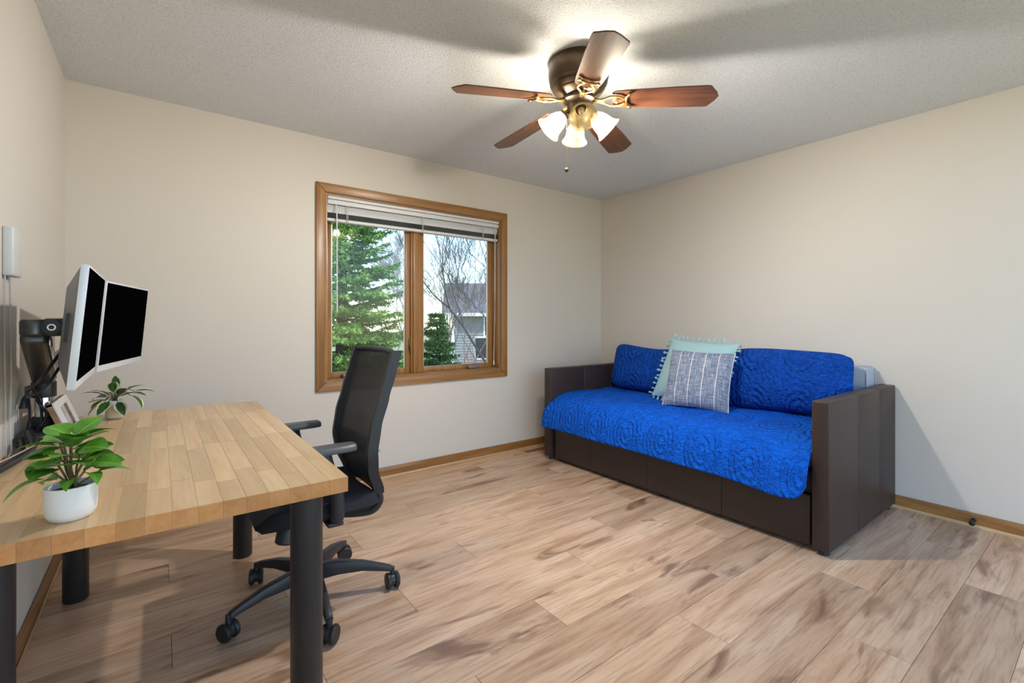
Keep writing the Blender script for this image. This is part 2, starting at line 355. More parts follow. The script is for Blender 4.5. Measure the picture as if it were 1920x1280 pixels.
# baseboards with lighter shoe strip
def baseboard(name, a, b, horiz):
    t, h, s = .013, .082, .018
    if horiz == 'x': o = boxm(name, (a, -t, 0), (b, 0, h), .004); q = boxm('shoe_strip', (a, -s, 0), (b, -t, .02), .004); ms_ = ('oak_x', 'shoe_x'); off = (0, 0, 0)
    elif horiz == 'r': o = boxm(name, (W-t, a, 0), (W, b, h), .004); q = boxm('shoe_strip', (W-s, a, 0), (W-t, b, .02), .004); ms_ = ('oak_y', 'shoe_y')
    elif horiz == 'f': o = boxm(name, (a, YF, 0), (b, YF+t, h), .004); q = boxm('shoe_strip', (a, YF+t, 0), (b, YF+s, .02), .004); ms_ = ('oak_x', 'shoe_x')
    else: o = boxm(name, (0, a, 0), (t, b, h), .004); q = boxm('shoe_strip', (t, a, 0), (s, b, .02), .004); ms_ = ('oak_y', 'shoe_y')
    ob = struct(link(name, o, ms_[0])); link('shoe_strip', q, ms_[1], ob); return ob
baseboard('baseboard_back', .018, W-.018, 'x'); bb_right = baseboard('baseboard_right', YF+.02, 0, 'r')
baseboard('baseboard_left', YF+.02, 0, 'l')
# window
win = struct(link('window_1', None, None, None, ((WX0+WX1)/2, 0, WZ0))); wo = Vector(win.location)
def wpart(name, mb, mat, parent=None, **k):
    mb.v = [tuple(Vector(v)-wo) for v in mb.v]; return part(name, mb, mat, parent or win, **k)
def mitre(name, p, q, inward, mat):
    """casing board from outer corners p-q; inward = direction to the opening; mitred ends"""
    p, q, n = Vector(p), Vector(q), Vector(inward); d = (q-p).normalized(); w = .066; y = Vector((0, -.018, 0))
    F = [p, q, q+n*w-d*w, p+n*w+d*w]
    return wpart(name, MB().add(F+[v+y for v in F], [(0, 3, 2, 1), (4, 5, 6, 7), (0, 1, 5, 4), (1, 2, 6, 5), (2, 3, 7, 6), (3, 0, 4, 7)]), mat, bevel=.005, seg=2)
ox0, ox1, oz0, oz1 = 1.247, 2.868, .684, 2.128
mitre('casing', (ox0, 0, oz1), (ox1, 0, oz1), (0, 0, -1), 'oak_x'); mitre('casing', (ox1, 0, oz0), (ox0, 0, oz0), (0, 0, 1), 'oak_x')
mitre('casing', (ox0, 0, oz0), (ox0, 0, oz1), (1, 0, 0), 'oak_z'); mitre('casing', (ox1, 0, oz1), (ox1, 0, oz0), (-1, 0, 0), 'oak_z')
jt = .012
for a, b, mt in (((WX0, -.004, WZ0), (WX0+jt, T, WZ1), 'oak_z'), ((WX1-jt, -.004, WZ0), (WX1, T, WZ1), 'oak_z'),
                 ((WX0+jt, -.004, WZ0), (WX1-jt, T, WZ0+jt), 'oak_x'), ((WX0+jt, -.004, WZ1-jt), (WX1-jt, T, WZ1), 'oak_x')):
    wpart('jamb', MB().box(a, b), mt)
cxm = 2.022
wpart('mullion', MB().box((cxm-.024, .055, WZ0+jt), (cxm+.024, T-.01, WZ1-jt)), 'oak_z', bevel=.004)
for (a, b) in ((WX0+jt, cxm-.024), (cxm+.024, WX1-jt)):
    st = .055; z0, z1 = WZ0+jt, WZ1-jt; y0, y1 = .088, .125
    sash = wpart('sash', MB().box((a, y0, z0), (a+st, y1, z1)).box((b-st, y0, z0), (b, y1, z1)).box((a+st, y0, z0), (b-st, y1, z0+.04)).box((a+st, y0, z1-.05), (b-st, y1, z1)), 'oak_z', bevel=.003)
    g = wpart('glass_pane', MB().box((a+st-.006, .106, z0+.034), (b-st+.006, .109, z1-.044)), 'glass', sash, smooth=False)
    fr = MB()
    for c in ((a+st-.001, .098, z0+.04), (b-st-.006, .098, z0+.04)): fr.box(c, (c[0]+.007, .105, z1-.05))
    wpart('glazing_bead', fr, 'silver', sash)
    stp = MB().box((a, .066, z0), (a+.016, .087, z1)).box((b-.016, .066, z0), (b, .087, z1)); wpart('stop', stp, 'oak_z', bevel=.002)
for x in (1.50, 2.56):
    c = wpart('crank_cover', MB().box((x-.055, .045, WZ0+jt), (x+.055, .087, WZ0+jt+.03)), 'stone', bevel=.01, seg=3)
    c['label'] = 'grey metal crank cover'
wpart('sash_lock', MB().box((cxm-.052, .074, .95), (cxm-.038, .087, 1.03)).tube([(cxm-.045, .072, .96), (cxm-.045, .06, .93)], .005), 'bronze', bevel=.002)
# blind
bl = tag(thing('window_blind', 'white slatted blind raised to the top of the window', 'blind', (2.05, .035, 2.05)), 'white slatted blind raised to the top of the window', 'blind'); bo = Vector(bl.location)
def bpart(name, mb, mat, parent=None, **k):
    mb.v = [tuple(Vector(v)-bo) for v in mb.v]; return part(name, mb, mat, parent or bl, **k)
bx0, bx1 = WX0+jt+.004, WX1-jt-.004
bpart('headrail', MB().box((bx0, .014, 2.006), (bx1, .060, 2.046)), 'vinyl_white', bevel=.004)
val = MB().box((bx0, -.004, 2.026), (bx1, .012, 2.047)).box((bx0, .0, 1.992), (bx1, .010, 2.023)); bpart('valance', val, 'vinyl_white', bevel=.003)
sl = MB().grid([[(x, -.025+.05*k/4, .0035*(1-((k-2)/2)**2)) for k in range(5)] for x in (-(bx1-bx0)/2, (bx1-bx0)/2)]); slm = sl.mesh('slat', smooth='all'); slm.materials.append(M['vinyl_white'])
for k in range(10): link('slat', slm, None, bl, Vector(((bx0+bx1)/2, .036+.001*math.sin(k*2.1), 1.899+k*.0036))-bo, (R(-3+1.5*math.sin(k*1.3)), 0, 0))
for k in range(4): link('slat', slm, None, bl, Vector(((bx0+bx1)/2, .030, 1.948+k*.016))-bo, (R(-62), 0, 0))
bpart('bottom_rail', MB().box((bx0, .013, 1.874), (bx1, .060, 1.896)), 'vinyl_white', bevel=.006)
for x in (1.46, 2.05, 2.62): bpart('ladder_cord', MB().tube([(x, .008, 2.0), (x+.002, .005, 1.95), (x, .010, 1.875)], .0022, 5).tube([(x+.012, .008, 2.0), (x+.010, .004, 1.93), (x+.012, .010, 1.875)], .0018, 5), 'cord_white')
bpart('wand', MB().tube([(1.385, .000, 2.0), (1.390, -.002, 1.9), (1.392, .0, 1.236)], [.003, .005, .005], 6), 'vinyl_clear')
pc = bpart('pull_cord', MB().tube([(2.745, .005, 1.99), (2.750, .012, 1.6), (2.752, .012, 1.2), (2.752, .03, .83)], .0022, 5).tube([(2.752, .005, 1.99), (2.756, .012, 1.5), (2.755, .03, .83)], .0022, 5), 'cord_white')
bpart('tassel', MB().lathe([(.002, .04), (.005, .03), (.008, .0), (.004, -.002)], 10, Matrix.Translation((2.753, .03, .79))), 'vinyl_white', pc)

# ------------------------------------------------------------------ desk
DX0, DX1, DY0, DY1, DZ, DT = .030, .806, -2.078, -.558, .75, .040
desk = thing('desk', 'butcher block desk with black round steel legs', 'desk', ((DX0+DX1)/2, (DY0+DY1)/2, 0)); do = Vector(desk.location)
top = link('tabletop', None, None, desk, (0, 0, DZ)); NS = 16; sw = (DX1-DX0)/NS; sm = {}
for i in range(NS):
    y = DY0; first = True
    while y < DY1-.001:
        ln = random.uniform(.12, .30) if first else random.uniform(.28, .62); first = False
        if DY1-(y+ln) < .16: ln = DY1-y
        ln = round(ln, 2) if y+ln < DY1-.001 else ln
        key = round(ln, 3)
        if key not in sm: sm[key] = MB().box((-sw/2+.0001, -ln/2+.0001, -DT), (sw/2-.0001, ln/2-.0001, 0)).mesh('stave', bevel=.0006, seg=1)
        link('stave', sm[key], 'maple', top, (DX0+(i+.5)*sw-do.x, y+ln/2-do.y, 0)); y += ln
lr = .0425
lm = MB().lathe([(lr-.003, 0), (lr, .004), (lr, DZ-DT-.008), (lr+.02, DZ-DT-.008), (lr+.02, DZ-DT)], 32).mesh('leg', smooth=True); lm.materials.append(M['black_metal'])
for x in (.113, .728):
    for y in (-1.958, -.680): link('leg', lm, None, desk, (x-do.x, y-do.y, 0))

# ------------------------------------------------------------------ monitors and stand
def monitor(label, p0, p1, zb, zt, tilt):
    """p0 near edge, p1 far edge of the front face (xy)"""
    p0, p1 = Vector((*p0, 0)), Vector((*p1, 0)); w = (p1-p0).length; h = zt-zb; d = (p1-p0).normalized()
    o = thing('monitor', label, 'monitor', ((p0.x+p1.x)/2, (p0.y+p1.y)/2, (zb+zt)/2), (0, tilt, math.atan2(d.y, d.x)-R(90)), 'monitors on the dual arm stand')
    # local: +X is the viewing side, Y across, Z up
    part('bezel', MB().box((-.018, -w/2, -h/2), (0, w/2, h/2)), 'white_bezel', o, bevel=.002)
    bk = MB(); a, c = (w/2-.004, h/2-.004), (w*.30, h*.32)
    vs = [(-.018, -a[0], -a[1]), (-.018, a[0], -a[1]), (-.018, a[0], a[1]), (-.018, -a[0], a[1]), (-.052, -c[0], -c[1]), (-.052, c[0], -c[1]), (-.052, c[0], c[1]), (-.052, -c[0], c[1])]
    bk.add(vs, [(0, 1, 2, 3), (4, 7, 6, 5), (0, 4, 5, 1), (1, 5, 6, 2), (2, 6, 7, 3), (3, 7, 4, 0)]); part('rear_cover', bk, 'rear_grey', o, bevel=.004)
    part('screen', MB().box((0, -w/2+.007, -h/2+.024), (.0012, w/2-.007, h/2-.007)), 'screen', o, smooth=False)
    part('port_panel', MB().box((-.040, -w/2+.045, -.045), (-.026, -w/2+.09, .035)), 'black_plastic', o, bevel=.002)
    part('mount_plate', MB().box((-.062, -.055, -.055), (-.052, .055, .055)), 'black_plastic', o, bevel=.002)
    return o
monitor('black screened monitor nearest the camera, seen almost edge on', (.228, -1.648), (.222, -1.112), .986, 1.328, R(5))
monitor('black screened monitor further back, turned toward the room', (.226, -1.070), (.338, -.535), .984, 1.324, R(5))
st = thing('monitor_stand', 'black and chrome dual monitor arm stand beside the left wall', 'monitor stand', (.062, -1.0, DZ)); so = Vector(st.location)
def spart(name, mb, mat, **k):
    mb.v = [tuple(Vector(v)-so) for v in mb.v]; return part(name, mb, mat, st, **k)
spart('base', MB().box((.012, -1.112, DZ), (.118, -.89, DZ+.038)), 'black_plastic', bevel=.008, seg=3)
spart('collar', MB().lathe([(.030, DZ+.038), (.034, DZ+.045), (.034, DZ+.078), (.029, DZ+.082)], 28, Matrix.Translation((.062, -1.0, 0))), 'black_plastic')
spart('pole', MB().lathe([(.025, DZ+.08), (.025, 1.02), (.022, 1.024)], 28, Matrix.Translation((.062, -1.0, 0))), 'chrome')
spart('clamp_ring', MB().lathe([(.034, .900), (.034, .955)], 24, Matrix.Translation((.062, -1.0, 0))).box((.02, -1.045, .91), (.045, -1.02, .945)), 'black_plastic', bevel=.003)
spart('clamp_lever', MB().tube([(.035, -1.04, .93), (.022, -1.06, .90), (.020, -1.065, .872)], [.009, .008, .011], 10), 'black_plastic')
def slab(p, q, w, h0, h1):
    """spring arm body from p to q"""
    p, q = Vector(p), Vector(q); d = (q-p).normalized(); s = d.cross(Vector((0, 0, 1))).normalized(); u = s.cross(d); vs = []
    for c, h in ((p, h0), (q, h1)):
        for a, b in ((-1, -1), (1, -1), (1, 1), (-1, 1)): vs.append(c+s*a*w/2+u*b*h/2)
    return MB().add(vs, [(0, 3, 2, 1), (4, 5, 6, 7), (0, 1, 5, 4), (1, 2, 6, 5), (2, 3, 7, 6), (3, 0, 4, 7)])
spart('spring_arm', slab((.064, -1.01, .985), (.098, -1.40, 1.135), .062, .085, .06), 'gunmetal', bevel=.014, seg=3)
spart('arm_cover', slab((.098, -1.03, .992), (.130, -1.39, 1.12), .004, .05, .04), 'chrome', bevel=.001)
spart('head', MB().lathe([(.030, 1.130), (.034, 1.135), (.034, 1.172), (.030, 1.178)], 24, Matrix.Translation((.098, -1.385, 0))), 'gunmetal')
spart('knuckle', MB().box((.12, -1.415, 1.128), (.168, -1.35, 1.182)).lathe([(.026, -.035), (.026, .035)], 20, axis_to((.138, -1.385, 1.155), (0, 1, 0))), 'black_plastic', bevel=.006)
spart('pivot_ring', MB().lathe([(.010, 0), (.010, .004), (.0065, .004), (.0065, 0)], 20, axis_to((.138, -1.4215, 1.155), (0, -1, 0)), cap=False), 'chrome')
spart('spring_arm', slab((.062, -1.0, .99), (.16, -.86, 1.10), .045, .055, .05), 'silver', bevel=.012, seg=3)
spart('knuckle', MB().box((.14, -.89, 1.08), (.212, -.82, 1.15)), 'black_plastic', bevel=.01)
spart('cable', MB().tube(curve([(.16, -1.33, 1.10), (.115, -1.45, 1.0), (.07, -1.33, .965), (.05, -1.13, .95), (.06, -1.045, .88), (.058, -1.05, .80), (.03, -1.13, .762)]), .0045, 8), 'cord_black')
spart('cable', MB().tube(curve([(.165, -1.31, 1.08), (.13, -1.43, .985), (.08, -1.36, .945), (.04, -1.12, .93), (.035, -1.06, .85), (.03, -1.09, .79), (.022, -1.16, .757)]), .004, 8), 'cord_black')
spart('cable', MB().tube(curve([(.075, -.97, .93), (.05, -1.04, .90), (.075, -1.045, .84), (.05, -1.05, .79)]), .004, 8), 'cord_black')
tag(link('cable_bundle', MB().tube(curve([(.015, -1.62, .765), (.05, -1.48, .768), (.075, -1.34, .772), (.07, -1.22, .778), (.045, -1.12, .80)]), [.010]*33, 10).tube(curve([(.012, -1.60, .76), (.035, -1.47, .76), (.05, -1.33, .762), (.04, -1.2, .765), (.02, -1.1, .775)]), .008, 8).mesh('cable_bundle', smooth='all'), 'cord_black'), 'thick black cables running along the back edge of the desk', 'cables')
tag(link('cable_strap', MB().grid([[p+Vector((0, .009, .002)), p+Vector((0, -.009, .0))] for p in curve([(.02, -1.56, .782), (.055, -1.45, .785), (.085, -1.33, .789), (.105, -1.25, .796)])]).mesh('cable_strap', smooth='all'), 'strap'), 'beige strap lying on the black cables', 'strap')
# picture frame leaning back
fw, fh, ft = .28, .138, .02
pf = thing('picture_frame', 'small white picture frame with wooden sides leaning on the desk', 'picture frame', (.146, -.962, DZ+.007), (0, R(-20), 0))
fr = MB().box((-.004, -fw/2, .112), (0, fw/2, fh)).box((-.004, -fw/2, 0), (0, fw/2, .026)).box((-.004, -fw/2, .026), (0, -fw/2+.075, .112)).box((-.004, fw/2-.05, .026), (0, fw/2, .112))
part('front_board', fr, 'frame_white', pf, smooth=False)
part('side_rail', MB().box((-ft, -fw/2, 0), (-.004, -fw/2+.008, fh)).box((-ft, fw/2-.008, 0), (-.004, fw/2, fh)).box((-ft, -fw/2, fh-.008), (-.004, fw/2, fh)).box((-ft, -fw/2, 0), (-.004, fw/2, .008)), 'frame_wood', pf, smooth=False)
part('inner_lip', MB().box((-.012, fw/2-.055, .026), (-.0045, fw/2-.0501, .112)), 'frame_wood', pf, smooth=False)
part('photo', MB().box((-.014, -fw/2+.008, .008), (-.012, fw/2-.008, fh-.008)), 'photo', pf, smooth=False)
# wall box with cord
wb = thing('wall_box', 'white rectangular power box mounted on the left wall', 'power box', (0, -1.175, 1.396))
part('case', MB().box((0, -.055, -.079), (.0265, .055, .079)), 'white_plastic', wb, bevel=.006, seg=3)
part('plug', MB().tube([(.012, -.02, -.078), (.012, -.02, -.098)], [.006, .004], 10), 'cord_white', wb)
part('cord', MB().tube(curve([(.012, -.02, -.095), (.010, .0, -.25), (.008, .015, -.40), (.008, .0, -.55), (.010, .01, -.66)]), .0028, 8), 'cord_white', wb)
part('cord', MB().tube(curve([(.006, -.05, -.078), (.005, -.05, -.3), (.006, -.045, -.5), (.008, -.05, -.66)]), .0022, 8), 'cord_white', wb)
tag(link('power_cord', MB().tube(curve([(.05, -1.86, .70), (.045, -1.80, .45), (.06, -1.70, .22), (.085, -1.60, .045), (.075, -1.66, .006), (.045, -1.78, .006), (.03, -1.90, .03)]), .0055, 8).mesh('power_cord', smooth='all'), 'cord_black'), 'black power cord hanging under the desk by the left wall', 'cord')
tag(link('thin_cable', MB().tube(curve([(.05, -1.88, .66), (.03, -1.76, .60), (.02, -1.62, .64), (.02, -1.6, .71)]), .002, 6).mesh('thin_cable', smooth='all'), 'cord_black'), 'thin black cable looped under the desk edge', 'cable')

# ------------------------------------------------------------------ plants
def leaf_mesh(length, width, fold=.25, droop=.3, blunt=.5):
    nu, nv = 9, 5; P = []; uv = []
    for i in range(nu):
        t = i/(nu-1); hw = width/2*math.sin(math.pi*t**blunt)**.8 if 0 < t < 1 else .0004
        row = []
        for j in range(nv):
            v = (j/(nv-1)-.5)*2; row.append((length*t*math.cos(droop*t), v*hw, fold*abs(v)*hw-length*droop*t*t*.8)); uv.append((t, v))
        P.append(row)
    return MB().grid(P).mesh('leaf', smooth='all', uv=uv)
def place_leaf(parent, me, base, az, el, roll, mat):
    o = link('leaf', me, mat, parent, base); o.rotation_euler = (Matrix.Rotation(az, 3, 'Z') @ Matrix.Rotation(-el, 3, 'Y') @ Matrix.Rotation(roll, 3, 'X')).to_euler(); return o
pl = thing('potted_plant', 'bushy round leaved green plant in a white ceramic pot near the desk edge', 'potted plant', (.243, -1.985, DZ))
part('pot', MB().lathe([(.030, 0), (.036, .003), (.042, .014), (.0435, .03), (.0435, .072), (.0415, .0725), (.040, .07), (.040, .055), (.001, .054)], 40, cap=False), 'white_ceramic', pl)
part('soil', MB().lathe([(.040, .058), (.02, .061), (.001, .062)], 28, cap=False), 'soil', pl)
random.seed(21); LM = [leaf_mesh(.058, .052, .20, .30, .85), leaf_mesh(.064, .048, .2, .45, .8), leaf_mesh(.050, .046, .25, .2, .9), leaf_mesh(.072, .030, .3, .6, .8)]
for k in range(38):
    az = k*2.39996+random.uniform(-.3, .3); lv = k/37
    r = .010+.038*(1-lv)**.7*random.uniform(.6, 1.1); z = .088+.092*lv+random.uniform(-.01, .01)
    bx, by = r*math.cos(az), r*math.sin(az)
    if k % 3 == 0:
        s0 = Vector((random.uniform(-.012, .012), random.uniform(-.012, .012), .058)); part('stem', MB().tube(curve([s0, (bx*.45, by*.45, .058+(z-.058)*.55), (bx, by, z)], 4), [.0022]*9, 6), 'stem', pl)
    place_leaf(pl, LM[3 if lv < .15 else random.choice((0, 0, 1, 2))], (bx*.9, by*.9, z), az+random.uniform(-.5, .5), random.uniform(-.25, .45)+.5*lv*lv, random.uniform(-.5, .5), 'leaf')
p2 = thing('potted_plant', 'variegated cream edged plant in a small pot at the back of the desk', 'potted plant', (.238, -.690, DZ))
part('pot', MB().lathe([(.021, .0), (.026, .002), (.027, .078), (.025, .078), (.0245, .066), (.001, .066)], 32, cap=False), 'white_ceramic', p2)
part('pot_sleeve', MB().lathe([(.0215, .0), (.030, .004), (.032, .02), (.029, .046), (.0275, .056)], 32, cap=False), 'cream_pot', p2)
random.seed(5); VM = [leaf_mesh(.075, .044, .25, .35, .8), leaf_mesh(.085, .042, .22, .5, .8), leaf_mesh(.062, .042, .25, .15, .85)]
specs = [(-40, .055, .10, 20), (-150, .05, .085, 5), (175, .04, .10, 35), (90, .03, .12, 70), (-90, .028, .115, 62), (20, .05, .115, 30), (-20, .075, .108, 5), (-35, .10, .10, -20), (-10, .095, .112, 10),
         (-120, .045, .078, -28), (-165, .055, .074, -30), (-75, .045, .072, -32), (150, .05, .08, -20), (-60, .03, .10, 45), (60, .05, .09, 10), (130, .055, .09, 12), (-135, .035, .105, 40)]
for a, r, z, el in specs:
    a = R(a+random.uniform(-8, 8)); e = Vector((r*.75*math.cos(a), r*.75*math.sin(a), z)); part('stem', MB().tube(curve([(0, 0, .066), (e.x*.45, e.y*.45, max(z, .075)+.012), e], 4), .0016, 5), 'stem', p2)
    place_leaf(p2, random.choice(VM), e, a, R(el), random.uniform(-.4, .4), 'leaf_var')

# ------------------------------------------------------------------ office chair (faces -X)
ch = thing('office_chair', 'black mesh back office chair pushed up to the desk', 'office chair', (.913, -1.28, 0)); co = Vector(ch.location)
def cpart(name, mb, mat, parent=None, **k):
    mb.v = [tuple(Vector(v)-co) for v in mb.v]; return part(name, mb, mat, parent or ch, **k)
hubz = .115
for a in (50, 122, 194, 266, 338):
    d = Vector((math.cos(R(a)), math.sin(R(a)), 0)); s = Vector((-d.y, d.x, 0)); c = Vector((co.x, co.y, 0)); vs = []
    for r, z, w, h in ((.02, .118, .056, .062), (.10, .124, .046, .052), (.20, .117, .038, .038), (.29, .096, .032, .026), (.322, .086, .030, .022)):
        for u, v in ((-1, -1), (1, -1), (.8, 1), (-.8, 1)): vs.append(c+d*r+s*u*w/2+Vector((0, 0, z+v*h/2)))
    fs = [(i*4+k, i*4+(k+1) % 4, i*4+4+(k+1) % 4, i*4+4+k) for i in range(4) for k in range(4)]+[(3, 2, 1, 0), (16, 17, 18, 19)]
    cpart('base_leg', MB().add(vs, fs), 'black_plastic', bevel=.004, fix=True)
    e = c+d*.325; sw_ = R(a+35+20*math.sin(a)); wd_ = Vector((math.cos(sw_), math.sin(sw_), 0))
    cs = cpart('caster', MB().tube([e+Vector((0, 0, .092)), e+Vector((0, 0, .052))], [.010, .011], 10).lathe([(.012, -.008), (.026, -.008), (.026, .008), (.012, .008)], 18, axis_to(e+Vector((0, 0, .036)), wd_)), 'black_plastic')
    for q in (-1, 1): cpart('wheel', MB().lathe([(.010, -.008), (.030, -.009), (.0335, -.004), (.0335, .005), (.029, .010), (.006, .0105)], 26, axis_to(e+wd_*q*.0175+Vector((0, 0, .0335)), wd_*q)), 'rubber', cs)
Z = Matrix.Translation((co.x, co.y, 0))
cpart('hub', MB().lathe([(.036, .083), (.042, .09), (.042, .145), (.034, .152)], 28, Z), 'black_plastic')
cpart('gas_cylinder', MB().lathe([(.028, .15), (.028, .27), (.016, .275), (.016, .37)], 24, Z), 'black_plastic')
cpart('mechanism', MB().box((.80, -1.36, .355), (1.08, -1.20, .405)).box((.86, -1.42, .375), (.95, -1.14, .405)), 'black_plastic', bevel=.015, seg=3)
kn = cpart('tension_knob', MB().lathe([(.016, -.05), (.020, -.01), (.033, -.008), (.036, 0), (.036, .048), (.030, .054)], 24, axis_to((.79, -1.40, .372), (-.22, -.12, -1))), 'black_plastic')
cpart('lever', MB().tube([(.86, -1.36, .37), (.87, -1.43, .345), (.875, -1.47, .335)], [.006, .007, .013], 10), 'black_plastic')
# seat cushion: rounded slab with waterfall front
P = []
nu, nv = 20, 20
def seat_pt(u, v, top):
    x = .665+.46*u; y = -1.28+(v-.5)*.50*(1-.10*(abs(u-.5)*2)**3)
    e = min(1, min(v, 1-v)/.10, min(u, 1-u)/.10); rr = math.sqrt(max(0, 1-(1-e)**2))
    base = .405+.012*(u > .9)
    zt = .472-.045*max(0, (.25-u)/.25)**2-.012*math.exp(-((v-.5)/.22)**2)+.008*u
    return (x, y, .432+(zt-.432)*rr if top else .432-(.432-base)*rr)
mb = MB().grid([[seat_pt(i/nu, j/nv, True) for j in range(nv+1)] for i in range(nu+1)]); mb.grid([[seat_pt(i/nu, nv and (1-j/nv), False) for j in range(nv+1)] for i in range(nu+1)])
cpart('seat', mb, 'chair_fabric', smooth='all')
# back: centre line in x for a given height
def bxz(z): 
    pts = [(.40, 1.115), (.47, 1.106), (.56, 1.072), (.64, 1.064), (.74, 1.078), (.86, 1.112), (.96, 1.142), (1.05, 1.168)]
    for (z0, x0), (z1, x1) in zip(pts, pts[1:]):
        if z <= z1: t = (z-z0)/(z1-z0); t = t*t*(3-2*t)*.5+t*.5; return x0+(x1-x0)*t
    return pts[-1][1]
def half(z): return .232 if z > .62 else .232-.05*((.62-z)/.18)
zs = [.455+(1.05-.455)*i/26 for i in range(27)]
P = []
for z in zs:
    row = []
    for j in range(17):
        v = (j/16-.5)*2; h = half(z)-.012; row.append((bxz(z)+.012+.030*(1-v*v)*(1 if z > .6 else max(.2, (z-.42)/.18)), -1.28+v*h, min(z, 1.044-.012*v**6)))
    P.append(row)
cpart('mesh_panel', MB().grid(P), 'mesh', smooth='all')
for sg in (-1, 1):
    pts = [(bxz(z)+.010, -1.28+sg*half(z), z) for z in zs]
    mb = MB(); vs = []
    for (x, y, z) in pts:
        for u, v in ((-.013, -.011), (.030, -.011), (.030, .011), (-.013, .011)): vs.append((x+u, y+v*1.0, z))
    n = len(pts); fs = [(i*4+k, i*4+(k+1) % 4, i*4+4+(k+1) % 4, i*4+4+k) for i in range(n-1) for k in range(4)]+[(3, 2, 1, 0), tuple((n-1)*4+k for k in range(4))]
    mb.add(vs, fs); cpart('back_frame', mb, 'black_plastic', fix=True)
    # lower hook running under the seat
    hk = curve([(bxz(.49)+.02, -1.28+sg*.187, .50), (1.130, -1.28+sg*.18, .45), (1.135, -1.28+sg*.17, .41), (1.105, -1.28+sg*.15, .375), (1.03, -1.28+sg*.10, .366), (.98, -1.28+sg*.06, .37)], 6)
    cpart('back_hook', MB().tube(hk, [.017]*len(hk), 10), 'black_plastic', smooth='all')
tp = [(bxz(1.05)+.008+.022*(1-(v*v)), -1.28+v*.232, 1.047-.010*v**6) for v in [(-1+2*i/20) for i in range(21)]]
cpart('top_rail', MB().tube(tp, [.011]*21, 10), 'black_plastic', smooth='all')
cpart('back_shell', MB().grid([[(bxz(z)+.036+.026*(1-(j/8-1)**2), -1.28+(j/8-1)*(half(z)-.01), z) for j in range(17)] for z in [.425+.03*i for i in range(9)]]), 'black_plastic', smooth='all')
lum = MB().tube([(bxz(.64)+.072-.035*(v*v), -1.28+v*.236, .652) for v in [(-1+2*i/16) for i in range(17)]], [.016]*17, 10)
cpart('lumbar_bar', lum, 'silver', smooth='all')['label'] = 'shiny grey lumbar bar'
for sg in (-1, 1):
    y = -1.28+sg*.252
    mb = MB(); pr_ = [(.752, .6), (.762, .85), (.80, 1), (.90, 1), (.975, .95), (1.002, .75), (1.010, .45)]
    vs = []
    for x, w in pr_:
        for u, v in ((-1, 0), (1, 0), (1, .6), (.7, 1), (-.7, 1), (-1, .6)): vs.append((x, y+u*w*.042, .674+v*.026-(.006 if w < .7 else 0)*(v > .5)))
    n = len(pr_); fs = [(i*6+k, i*6+(k+1) % 6, i*6+6+(k+1) % 6, i*6+6+k) for i in range(n-1) for k in range(6)]+[tuple(range(6))[::-1], tuple((n-1)*6+k for k in range(6))]
    cpart('armrest_pad', mb.add(vs, fs), 'grey_plastic', bevel=.004, fix=True)
    cpart('armrest_post', MB().tube(curve([(.885, y, .676), (.905, y+sg*.004, .62), (.93, y+sg*.006, .55), (.938, y, .47), (.938, y-sg*.004, .405)], 5), [.030, .029, .027, .025, .024, .023, .023, .024, .025, .026, .027, .027, .027, .028, .028, .028, .028, .028, .028, .027, .022], 14), 'black_plastic', smooth='all')
    cpart('arm_bracket', MB().box((.905, min(y, y-sg*.12), .385), (.965, max(y, y-sg*.12), .402)), 'black_plastic', bevel=.006)

# ------------------------------------------------------------------ daybed
AX0, AX1 = 3.02, 4.083
db = thing('daybed', 'espresso leather daybed with trundle drawer along the right wall', 'daybed', (3.55, -1.405, 0)); dbo = Vector(db.location)
def dpart(name, mb, mat, parent=None, **k):
    mb.v = [tuple(Vector(v)-dbo) for v in mb.v]; return part(name, mb, mat, parent or db, **k)
for y0, y1 in ((-2.47, -2.39), (-.42, -.34)):
    arm = dpart('arm', MB().box((AX0+.004, y0+.004, .034), (AX1-.002, y1-.004, .768)), 'leather', bevel=.006)
    for x0, x1 in ((AX0, 3.424), (3.424, 3.780), (3.780, AX1)):
        dpart('leather_panel', MB().box((x0+.0007, y0, .030), (x1-.0007, y1, .772)), 'leather', arm, bevel=.007, seg=3)
    for x in (AX0+.05, AX1-.06): dpart('foot', MB().lathe([(.022, 0), (.026, .004), (.026, .034)], 16, Matrix.Translation((x, (y0+y1)/2, 0))), 'black_plastic')
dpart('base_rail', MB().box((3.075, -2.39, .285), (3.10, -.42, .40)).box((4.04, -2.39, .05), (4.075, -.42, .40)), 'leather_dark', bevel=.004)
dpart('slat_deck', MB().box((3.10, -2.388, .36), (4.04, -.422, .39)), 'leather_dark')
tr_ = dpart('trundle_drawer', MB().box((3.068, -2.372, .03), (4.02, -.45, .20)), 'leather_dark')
ys = [-2.376, -1.902, -1.372, -.853, -.446]
for a, b in zip(ys, ys[1:]): dpart('front_panel', MB().box((3.045, a+.0006, .026), (3.068, b-.0006, .284)), 'leather', tr_, bevel=.006, seg=3)
for y in (-2.2, -.6): dpart('drawer_caster', MB().lathe([(.02, -.012), (.026, -.008), (.026, .008), (.02, .012)], 16, axis_to((3.2, y, .0262), (1, 0, 0))), 'rubber', tr_)
mt = thing('mattress', 'twin mattress under the blue coverlet on the daybed', 'mattress', (3.55, -1.405, .39))
part('mattress_body', MB().box((-.44, -.962, 0), (.47, .962, .150)), 'mattress', mt, bevel=.05, seg=4)
